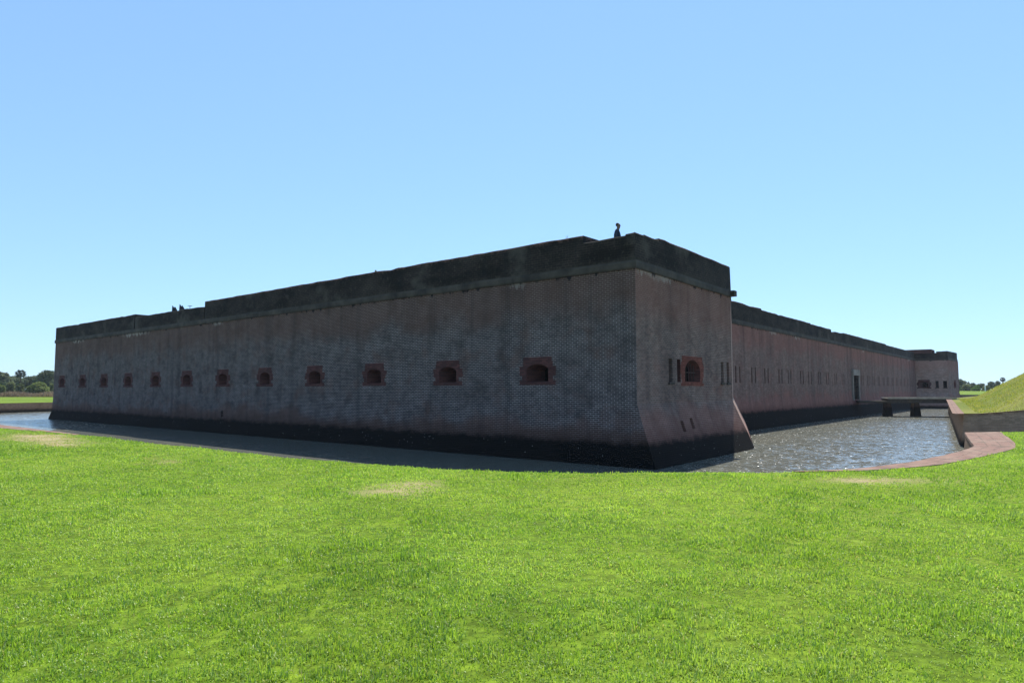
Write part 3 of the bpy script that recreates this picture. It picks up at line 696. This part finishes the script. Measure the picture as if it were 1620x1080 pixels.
for tp in (sp0+.35, span*.63):
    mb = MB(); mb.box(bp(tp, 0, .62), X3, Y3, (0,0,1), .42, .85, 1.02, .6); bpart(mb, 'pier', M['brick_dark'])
mb = MB(); mb.tube([bp(sp0, -1.9, .04), bp(span, -1.9, .04)], .05, 6); bpart(mb, 'boom', M['wood'])

# ------------------------------------------------------------------ grass blades
def mat_grass(name, cols, tan=(.42,.34,.17)):
    t = NT(name); a = t.n('ShaderNodeAttribute', {}, attribute_name='tint').outputs['Fac']
    cr = t.n('ShaderNodeValToRGB', {0: a}); e = cr.color_ramp; e.elements[0].position = 0; e.elements[0].color = cols[0]+(1,); e.elements[1].position = 1.0; e.elements[1].color = tan+(1,)
    for p, c in ((.35, cols[1]), (.62, cols[2]), (.78, cols[2])):
        x = e.elements.new(p); x.color = c+(1,)
    g = t.n('ShaderNodeNewGeometry').outputs['Position']
    col = cr.outputs[0]
    col = t.mix(t.rng(t.noise(g, .45, 4, .6), .38, .66, 0, .35), col, (.20,.28,.03))
    d = t.n('ShaderNodeBsdfDiffuse', {'Color': col}).outputs[0]; tr = t.n('ShaderNodeBsdfTranslucent', {'Color': t.mix(1., col, (1.25,1.25,.75), 'MULTIPLY')}).outputs[0]
    m = t.n('ShaderNodeMixShader', {0: .55, 1: d, 2: tr}).outputs[0]
    gl = t.n('ShaderNodeBsdfGlossy', {'Color': (.8,.85,.7), 'Roughness': .5}).outputs[0]
    return t.surf(t.n('ShaderNodeMixShader', {0: .05, 1: m, 2: gl}).outputs[0])
M['grass'] = mat_grass('grass blades', [(.125,.235,.022), (.25,.41,.040), (.40,.53,.10)])
M['drygrass'] = mat_grass('rough bank grass', [(.17,.23,.02), (.24,.28,.03), (.31,.31,.05)])

def blades(name, X, Y, hf, size, wid, tint, mat, lean=1.0):
    n = len(X); Z = hf(X, Y)
    az = RNG.uniform(0, 2*np.pi, n); ln = np.abs(RNG.normal(0, lean, n)).clip(0, 1.35)
    hgt = size*RNG.uniform(.6, 1.35, n)
    dx, dy = np.cos(az), np.sin(az); faz = az+np.pi/2+RNG.normal(0, .5, n); wx, wy = np.cos(faz)*wid*.5, np.sin(faz)*wid*.5
    base = np.column_stack([X, Y, Z-.005])
    m = base + np.column_stack([dx*hgt*.35*np.sin(ln*.6), dy*hgt*.35*np.sin(ln*.6), hgt*.55*np.cos(ln*.6)])
    tip = m + np.column_stack([dx*hgt*.6*np.sin(ln*1.25), dy*hgt*.6*np.sin(ln*1.25), hgt*.55*np.cos(ln*1.25)])
    W = np.column_stack([wx, wy, np.zeros(n)])
    V = np.empty((n, 4, 3)); V[:,0] = base; V[:,1] = m-W; V[:,2] = tip; V[:,3] = m+W
    idx = np.arange(n)*4
    F = np.concatenate([np.column_stack([idx, idx+1, idx+3]), np.column_stack([idx+1, idx+2, idx+3])])
    return np_mesh(name, V.reshape(-1, 3), F, mat, attr=np.repeat(tint, 4))
N = 900000
D = (RNG.uniform(math.sqrt(2.5), math.sqrt(33), N))**2; X = RNG.uniform(-1, 1, N)*(.80*D+1.2); Y = D
ok = ~inpoly(X, Y, BP); 
for cc in (cop, cop2):
    poly = [c[0] for c in cc]+[c[1] for c in reversed(cc)]; ok &= ~inpoly(X, Y, poly)
X, Y, D = X[ok], Y[ok], D[ok]
tm = tanmask(X, Y)
k = RNG.random(len(X)) > tm*.45; X, Y, D, tm = X[k], Y[k], D[k], tm[k]
cl = vnoise(X*6, Y*6, 3)*.5+vnoise(X*2.2, Y*2.2, 4)*.5
tall = .016+.052*cl**2.0; tall *= np.where(vnoise(X*1.1+50, Y*1.1, 6) > .62, 1.35, 1.)
tint = np.clip(.05+.34*vnoise(X*3.1+7, Y*3.1, 5)+.34*vnoise(X*.7+3, Y*.7, 15)+RNG.normal(0, .15, len(X)), 0, .76)
hole = (vnoise(X*9, Y*9, 31)*.6+vnoise(X*4, Y*4, 32)*.4 > .62) & (RNG.random(len(X)) < .75)
X, Y, D, tm, tall, tint = [q[~hole] for q in (X, Y, D, tm, tall, tint)]
brown = RNG.random(len(X)) < .028+tm*.75; tint = np.where(brown, RNG.uniform(.9, 1., len(X)), tint)
g = blades('lawn_grass', X, Y, hland, tall*(1-.45*tm), .0030+.00095*D, tint, M['grass'], 1.0)
tag(g, 'short green lawn grass with clumps and a few dry tan patches', 'grass', kind='stuff')
N = 60000
t_ = RNG.uniform(.6, 44, N); u_ = RNG.uniform(.62, 26, N); X = W0.x+tW.x*t_+mW.x*u_; Y = W0.y+tW.y*t_+mW.y*u_
ok = X < Y*.86+2; X, Y = X[ok], Y[ok]
tint = np.clip(RNG.normal(.45, .2, len(X))+(vnoise(X*.5, Y*.5, 12)-.5)*.5, 0, .76); tint = np.where(RNG.random(len(X)) < .10+.35*nss((vnoise(X*.3+3, Y*.3, 13)-.5)*4), .95, tint)
g = blades('bank_grass', X, Y, hdemi, np.full(len(X), .10)*(.5+vnoise(X, Y, 14)), .03+np.zeros(len(X)), tint, M['drygrass'], .6)
tag(g, 'rough yellow green grass on the slope of the mound', 'grass', kind='stuff')

# ------------------------------------------------------------------ vegetation
def mat_leaf(name, dark, lite):
    t = NT(name); a = t.n('ShaderNodeAttribute', {}, attribute_name='tint').outputs['Fac']
    col = t.mix(a, dark, lite); d = t.n('ShaderNodeBsdfDiffuse', {'Color': col}).outputs[0]; tr = t.n('ShaderNodeBsdfTranslucent', {'Color': col}).outputs[0]
    return t.surf(t.n('ShaderNodeMixShader', {0: .35, 1: d, 2: tr}).outputs[0])
M['oak'] = mat_leaf('dark oak leaves', (.085,.105,.055), (.20,.22,.13)); M['olive'] = mat_leaf('olive scrub leaves', (.10,.125,.045), (.24,.26,.11))
M['pale'] = mat_leaf('pale scrub leaves', (.10,.14,.03), (.30,.34,.12)); M['palm'] = mat_leaf('palm fronds', (.05,.06,.05), (.12,.13,.11))
M['reed'] = mat_leaf('dry brown grass', (.16,.11,.065), (.36,.27,.17)); M['bright'] = mat_leaf('bright green leaves', (.06,.12,.015), (.15,.24,.04))
M['bark'] = plain('bark', (.09,.07,.055), .95, .35, 5.)
def crown(parent, lobes, n, leaf, mat, seed, name='crown'):
    g = np.random.default_rng(seed); lobes = np.array(lobes, float); vol = lobes[:,3]*lobes[:,4]*lobes[:,5]; pr = vol**.7; pr /= pr.sum()
    ix = g.choice(len(lobes), n, p=pr); v = g.normal(size=(n, 3)); v /= np.linalg.norm(v, axis=1)[:,None]
    r = g.uniform(.45, 1.0, n)**.5*(1+g.normal(0, .07, n)); c = lobes[ix,:3]+v*r[:,None]*lobes[ix,3:6]
    a = g.normal(size=(n, 3)); a /= np.linalg.norm(a, axis=1)[:,None]; b = np.cross(a, g.normal(size=(n, 3))); b /= np.linalg.norm(b, axis=1)[:,None]
    s = leaf*g.uniform(.6, 1.4, n)[:,None]
    V = np.stack([c-a*s, c-b*s*.5, c+a*s, c+b*s*.5], 1).reshape(-1, 3)
    F = np.arange(n*4).reshape(n, 4); lt = g.random(len(lobes))[ix]*.6+g.random(n)*.4
    return np_mesh(name, V, F, mat, parent, np.repeat(lt, 4))
def ground_z(x, y): return float(hland(np.array([float(x)]), np.array([float(y)]))[0])
def tree(kind, px, dist, ytop, wpx, label, cat, mat, seed, group=None, trunk=True, leaf=.5, n=1600, flat=1.0, dense=6):
    """px, ytop, wpx describe the outline seen from the camera; the plant is placed on the ground at its distance"""
    x = (px-810)/1080*dist; z0 = ground_z(x, dist); H = 3+(616-ytop)/1080*dist - z0; Wd = wpx/1080*dist
    t = empty(kind, (x, dist, z0), label, cat, group)
    g = random.Random(seed); cb = H*.30 if trunk else 0.0; lobes = []
    for k in range(dense):
        a = g.uniform(0, 6.28); rr = g.uniform(0, .62)*Wd/2; rz = g.uniform(.2, .34)*(H-cb)*flat
        zc = cb+(H-cb)*g.uniform(.25, .8) if trunk else H*g.uniform(.15, .72)
        zc = min(zc, H-rz)
        lobes.append((rr*math.cos(a), rr*math.sin(a)*.8, zc, Wd*g.uniform(.2, .34), Wd*g.uniform(.2, .34), rz))
    lobes.append((0, 0, H-(H-cb)*.3, Wd*.25, Wd*.25, (H-cb)*.3))
    crown(t, lobes, n, leaf, mat, seed)
    if trunk:
        mb = MB(); mb.tube([(0,0,-.3),(.1*g.uniform(-1,1),.0,H*.35),(g.uniform(-.2,.2),0,H*.7)], [H*.035+.05, H*.027+.04, .05], 8)
        for k in range(3):
            l = lobes[k]; mb.tube([(0,0,H*.3),(l[0]*.5,l[1]*.5,(H*.3+l[2])/2+.2),(l[0],l[1],l[2])], [H*.018+.03,H*.013+.02,.03], 6)
        mb.build('trunk', M['bark'], t)
    return t
def palm(px, dist, ytop, rpx, label, seed, group=None):
    x = (px-810)/1080*dist; z0 = ground_z(x, dist); H = 3+(616-ytop)/1080*dist-z0; r = rpx/1080*dist
    t = empty('cabbage_palm', (x, dist, z0), label, 'palm tree', group); g = np.random.default_rng(seed)
    mb = MB(); mb.tube([(0,0,-.3),(.1,0,(H-r)*.5),(.05,0,H-r)], [.24,.19,.17], 10); mb.build('trunk', M['bark'], t)
    V = []; F = []; T = []
    for k in range(70):
        v = g.normal(size=3); v /= np.linalg.norm(v)
        if v[2] < -.75: v[2] = -v[2]
        tip = np.array([.05,0,H-r])+v*r*g.uniform(.75,1.05)*np.array([1,1,.95]); side = np.cross(v, g.normal(size=3)); side /= np.linalg.norm(side)
        mid_ = np.array([.05,0,H-r])+v*r*.6+np.array([0,0,.06*r])
        for f in range(9):
            o = side*(f-4)/4*r*.30; b = len(V); tp = tip+o*1.25; tp[2] -= .12*r*abs(f-4)/4; q = np.cross(side, v)*r*.03+side*r*.03
            V += [mid_-v*r*.15, mid_+o*.6-q, tp, mid_+o*.6+q]; F.append([b,b+1,b+2,b+3]); T += [g.random()]*4
        b = len(V); c0 = np.array([.05,0,H-r]); V += [c0-side*.04, c0+side*.04, mid_+side*.03, mid_-side*.03]; F.append([b,b+1,b+2,b+3]); T += [.2]*4
    np_mesh('crown', np.array(V), np.array(F), M['palm'], t, np.array(T)); return t
G1 = 'trees and bushes beyond the far left lawn'
palm(33, 185, 583, 8.5, 'lone round-crowned cabbage palm standing above the bushes at far left', 1)
tree('spreading_oak', 76, 205, 586, 34, 'dark spreading tree right beside the far left end of the fort', 'tree', M['oak'], 11, leaf=.55, n=2200)
tree('live_oak', 2, 200, 589, 30, 'dark rounded tree cut off by the left edge of the photo', 'tree', M['oak'], 12, leaf=.55, n=2000)
tree('live_oak', 20, 215, 596, 26, 'low dark tree just left of the lone palm', 'tree', M['oak'], 13, leaf=.55, n=1600)
tree('live_oak', 47, 220, 596, 34, 'low dark tree just right of the lone palm', 'tree', M['oak'], 14, leaf=.55, n=2000)
tree('live_oak', 60, 230, 595, 22, 'low dark tree between the palm and the spreading tree', 'tree', M['oak'], 24, leaf=.55, n=1500)
tree('scrub_bush', 19, 172, 605, 17, 'olive green bush under the lone palm', 'bush', M['olive'], 15, trunk=False, leaf=.32, n=1300)
tree('scrub_bush', 34, 170, 607, 14, 'pale topped olive bush right of the bush under the palm', 'bush', M['olive'], 16, trunk=False, leaf=.3, n=1200)
tree('scrub_bush', 3, 168, 609, 12, 'small pale bush at the left edge of the photo', 'bush', M['pale'], 17, trunk=False, leaf=.3, n=900)
tree('scrub_bush', 66, 172, 604, 26, 'large pale green bush beside the far left end of the fort', 'bush', M['pale'], 18, trunk=False, leaf=.32, n=2200, dense=9)
tree('scrub_bush', 48, 170, 610, 12, 'small yellow green bush left of the large pale bush', 'bush', M['pale'], 19, trunk=False, leaf=.3, n=900)
tree('scrub_bush', 83, 176, 606, 14, 'olive bush half hidden by the fort corner', 'bush', M['olive'], 20, trunk=False, leaf=.3, n=900)
# brown reeds strip
def strip(name, x0, x1, y0, y1, h, n, mat, label, cat, sz=.16):
    X = RNG.uniform(x0, x1, n); Y = RNG.uniform(y0, y1, n)
    g = blades(name, X, Y, hland, h*(.5+vnoise(X*.25, Y*.25, 21)), sz+np.zeros(n), np.clip(vnoise(X*.2, Y*.2, 22)*.9+RNG.normal(0, .15, n), 0, 1), mat, .35)
    return tag(g, label, cat, kind='stuff')
strip('dry_reeds', -150, -85, 158, 172, .9, 16000, M['reed'], 'strip of tall brown dry grass beyond the far left lawn', 'dry grass')
# right distance
RT = [(1512,250,607,14,'bright','bright green bush touching the far bastion at the right'),(1519,262,601,9,'oak','small dark tree rising right beside the far bastion'),
      (1526,256,608,16,'olive','second olive bush right of the far bastion'),(1538,262,606,12,'oak','darker bushy tree midway between the far bastion and the mound'),
      (1543,250,610,16,'bright','light green bush midway between far bastion and mound'),(1552,262,607,12,'oak','dark tree left of the thin white post'),(1558,250,610,14,'olive','olive bush just behind the thin white post'),
      (1568,268,604,14,'oak','dark tree where the mound slope meets the skyline'),(1577,272,603,10,'oak','small dark tree beside the palm behind the mound'),(1530,270,609,22,'bright','long light green thicket behind the olive bush at right')]
for k, (px, d_, yt, wp, mt, lb) in enumerate(RT):
    tree('far_tree' if mt == 'oak' else 'scrub_bush', px, d_, yt, wp, lb, 'tree' if mt == 'oak' else 'bush', M[mt], 40+k, trunk=(mt == 'oak'), leaf=.42, n=1100)
palm(1585, 275, 596, 4.5, 'distant palm peeking over the grassy mound slope', 5)
palm(1518, 280, 598.5, 3.5, 'distant palm beside the far bastion at the right', 6)
# distant woods
def wood(name, x0, x1, y, h, n, label, seed):
    g = np.random.default_rng(seed); lobes = []
    for k in range(int(abs(x1-x0)/7)):
        x = g.uniform(min(x0,x1), max(x0,x1)); hh = h*g.uniform(.55, 1.); lobes.append((x, y+g.uniform(-8, 8), ground_z(x, y)+hh*.45, g.uniform(3,7), 5, hh*.55))
    o = crown(None, lobes, n, .9, M['oak'], seed, name); return tag(o, label, 'woodland', kind='stuff')
wood('woodland', -420, -110, 300, 6.0, 14000, 'low dark tree line on the horizon at far left', 3)
wood('woodland', 170, 520, 310, 5.5, 14000, 'low dark tree line on the horizon at far right', 4)

# ------------------------------------------------------------------ small things
post = empty('marker_post', (171.5, 248, ground_z(171.5, 248)), 'thin white post standing on the lawn at the foot of the mound slope', 'post')
M['white'] = plain('white paint', (.75,.75,.72), .6, .06, 4.)
mb = MB(); mb.box((0,0,.95), (1,0,0), (0,1,0), (0,0,1), .16, .16, .95); mb.build('post', M['white'], post)
mb = MB(); mb.box((0,0,1.95), (1,0,0), (0,1,0), (0,0,1), .2, .2, .05, .5); mb.build('cap', M['white'], post)
M['slate'] = plain('dark slate', (.014,.014,.022), .7, .2, 3.)
for k, (s, lb) in enumerate(((47.4, 'dark wedge shaped roof hood above the parapet, the left one of two'), (46.0, 'dark wedge shaped roof hood above the parapet, the right one of two'))):
    p = A+dL*s + V2(dL.y, -dL.x)*3.0
    e = empty('roof_hood', (p.x, p.y, 8.82), lb, 'roof hood', 'two roof hoods behind the long parapet', rz=R(26))
    mb = MB(); zz = 1.42
    o2 = [(-.22,0),(.46,0),(.44,.72),(.13,zz-.12),(.05,zz-.04),(-.01,zz-.14),(-.06,zz-.02),(-.15,zz+.05)]
    for a_, b_ in zip(o2, o2[1:]+o2[:1]): mb.quad([(a_[0],-.2,a_[1]),(b_[0],-.2,b_[1]),(b_[0],.2,b_[1]),(a_[0],.2,a_[1])])
    mb.quad([(a_[0],-.2,a_[1]) for a_ in o2]); mb.quad([(a_[0],.2,a_[1]) for a_ in reversed(o2)])
    mb.build('hood', M['slate'], e)
    mb = MB(); mb.box((.1,0,.04), (1,0,0), (0,1,0), (0,0,1), .34, .28, .08); mb.build('kerb', M['cordon'], e)
p = A+dL*44.4 + V2(dL.y, -dL.x)*3.0
e = empty('rooftop_mast', (p.x, p.y, 8.82), 'small thin T shaped mast right of the two roof hoods', 'mast')
mb = MB(); mb.tube([(0,0,0),(0,0,1.25)], .025, 6); mb.build('pole', M['iron'], e)
mb = MB(); mb.tube([(-.17,-.06,1.22),(.17,.06,1.22)], .02, 6); mb.build('crossbar', M['iron'], e)
def weed(x, y, z, h, n, label, seed, wid=.014):
    g = np.random.default_rng(seed); V = []; F = []; T = []
    for k in range(n):
        a = g.uniform(0, 6.28); l = g.uniform(.05, .4)*h; hh = h*g.uniform(.5, 1.); b = len(V); q = np.array([math.cos(a+1.57), math.sin(a+1.57), 0])*wid
        p0 = np.array([x, y, z]); p1 = p0+np.array([math.cos(a)*l, math.sin(a)*l, hh]); m_ = (p0+p1)/2+np.array([0,0,.1*h]); V += [p0, m_-q, p1, m_+q]; F.append([b,b+1,b+2,b+3]); T += [g.random()]*4
    o = np_mesh('weed', np.array(V)-np.array([x,y,z]), np.array(F), M['olive'], None, np.array(T)); o.location = (x, y, z); return tag(o, label, 'weed')
q = A+dL*16.35 + V2(dL.y, -dL.x)*.3; weed(q.x, q.y, 9.36, .22, 22, 'tiny green tuft on the long parapet edge', 3, .03)
q = A+dL*3.55 + V2(dL.y, -dL.x)*.4; weed(q.x, q.y, 9.36, .30, 5, 'wispy weed stalks on the parapet left of the person', 4, .008)

# ------------------------------------------------------------------ coastal haze
hz = bpy.data.materials.new('haze'); hz.use_nodes = True; ht = hz.node_tree
for n_ in list(ht.nodes): ht.nodes.remove(n_)
ho = ht.nodes.new('ShaderNodeOutputMaterial'); pv = ht.nodes.new('ShaderNodeVolumePrincipled')
pv.inputs['Color'].default_value = (.80,.88,1.,1); pv.inputs['Density'].default_value = .00016; pv.inputs['Anisotropy'].default_value = .3
ht.links.new(pv.outputs[0], ho.inputs['Volume'])
mb = MB(); mb.box((0,0,8.5), (1,0,0), (0,1,0), (0,0,1), 5600, 5600, 11.5)
o = mb.build('haze', hz); tag(o, 'thin bluish coastal haze over the whole place', 'haze', kind='stuff')

# ------------------------------------------------------------------ person on the rampart
M['skin'] = plain('skin', (.20,.115,.085), .6, .08, 10.); M['shirt'] = plain('navy cloth', (.022,.030,.055), .9, .2, 12.)
M['trousers'] = plain('dark trousers', (.03,.032,.04), .9, .2, 12.); M['hair'] = plain('dark hair', (.02,.015,.013), .7, .3, 40.); M['shoe'] = plain('dark shoe', (.02,.02,.02), .6, .2, 20.)
M['eye'] = plain('eye', (.05,.04,.035), .3, .1, 9.)
def skin(name, nodes, edges, mat, parent, root=0, lv=2):
    me = bpy.data.meshes.new(name); me.from_pydata([n[:3] for n in nodes], edges, []); me.materials.append(mat)
    o = bpy.data.objects.new(name, me); COL.objects.link(o); o.parent = parent
    sk = o.modifiers.new('skin', 'SKIN'); sk.use_smooth_shade = True
    if not me.skin_vertices: pass
    for k, nd in enumerate(nodes):
        r = nd[3]; r = (r, r) if not isinstance(r, tuple) else r
        me.skin_vertices[0].data[k].radius = r; me.skin_vertices[0].data[k].use_root = (k == root)
    sb_ = o.modifiers.new('sub', 'SUBSURF'); sb_.levels = lv; sb_.render_levels = lv
    return o
# faces +X locally, feet at z=0
person = empty('person', (4.85, 30.9, 8.82), 'person with short dark hair in a dark navy shirt looking right from the rampart', 'person', rz=R(-8))
nodes = [(0,0,.93,.115),(0,0,1.10,.115),(.00,0,1.28,.125),(-.01,0,1.42,.09),(.015,0,1.52,.052),(.04,0,1.60,.082),(.045,0,1.68,.100),(.035,0,1.77,.080)]
edges = [(k,k+1) for k in range(7)]
def add(chain, start):
    last = start
    for c in chain: nodes.append(c); edges.append((last, len(nodes)-1)); last = len(nodes)-1
    return last
hands = []
for s in (-1, 1):
    add([(0,.10*s,.88,.085),(.02,.10*s,.50,.058),(-.02,.10*s,.10,.042),(.09,.11*s,.035,.036),(.17,.12*s,.03,.03)], 0)
    wr = add([(-.02,.17*s,1.43,.062),(-.06,.22*s,1.17,.043),(.04,.23*s,.93,.030),(.07,.23*s,.86,.028)], 3)
    for f in range(4):
        ang = (f-1.5)*.018; ln = (.075,.085,.08,.062)[f]
        add([(.07+ang,.23*s+.0,.825,.011),(.075+ang*1.3,.228*s,.825-ln*.55,.0095),(.066+ang*1.4,.218*s,.825-ln,.008)], wr)
    add([(.105,.215*s,.845,.011),(.122,.205*s,.81,.009)], wr)
add([(.120,0,1.665,.018),(.138,0,1.652,.012)], 6)        # nose
add([(.105,0,1.60,.036)], 5)                            # chin and jaw
for s in (-1, 1): add([(.02,.088*s,1.675,.018)], 6)     # ears
skin('body', nodes, edges, M['skin'], person)
cl = [(0,0,.86,(.17,.17)),(0,0,1.02,(.175,.175)),(-.02,0,1.22,(.185,.185)),(-.02,0,1.38,(.155,.15)),(.0,0,1.475,(.075,.075))]; ce = [(0,1),(1,2),(2,3),(3,4)]
for s in (-1, 1):
    b = len(cl); cl += [(-.03,.18*s,1.425,.082),(-.07,.235*s,1.17,.062),(.02,.24*s,.98,.048)]; ce += [(3,b),(b,b+1),(b+1,b+2)]
skin('shirt', cl, ce, M['shirt'], person)
cl = [(0,0,.93,.135)]; ce = []
for s in (-1, 1):
    b = len(cl); cl += [(0,.10*s,.84,.108),(.02,.105*s,.50,.078),(-.02,.105*s,.10,.062)]; ce += [(0,b),(b,b+1),(b+1,b+2)]
skin('trousers', cl, ce, M['trousers'], person)
for s in (-1, 1): skin('shoe', [(-.06,.11*s,.05,.045),(.06,.115*s,.045,.048),(.19,.125*s,.035,.036)], [(0,1),(1,2)], M['shoe'], person)
skin('hair', [(-.025,0,1.63,.080),(-.005,0,1.72,.108),(.045,0,1.80,.085)], [(0,1),(1,2)], M['hair'], person)
for s in (-1, 1):
    mb = MB(); mb.tube([(.118,.032*s,1.683),(.130,.032*s,1.683)], [.012,.006], 8); mb.build('eye', M['eye'], person)
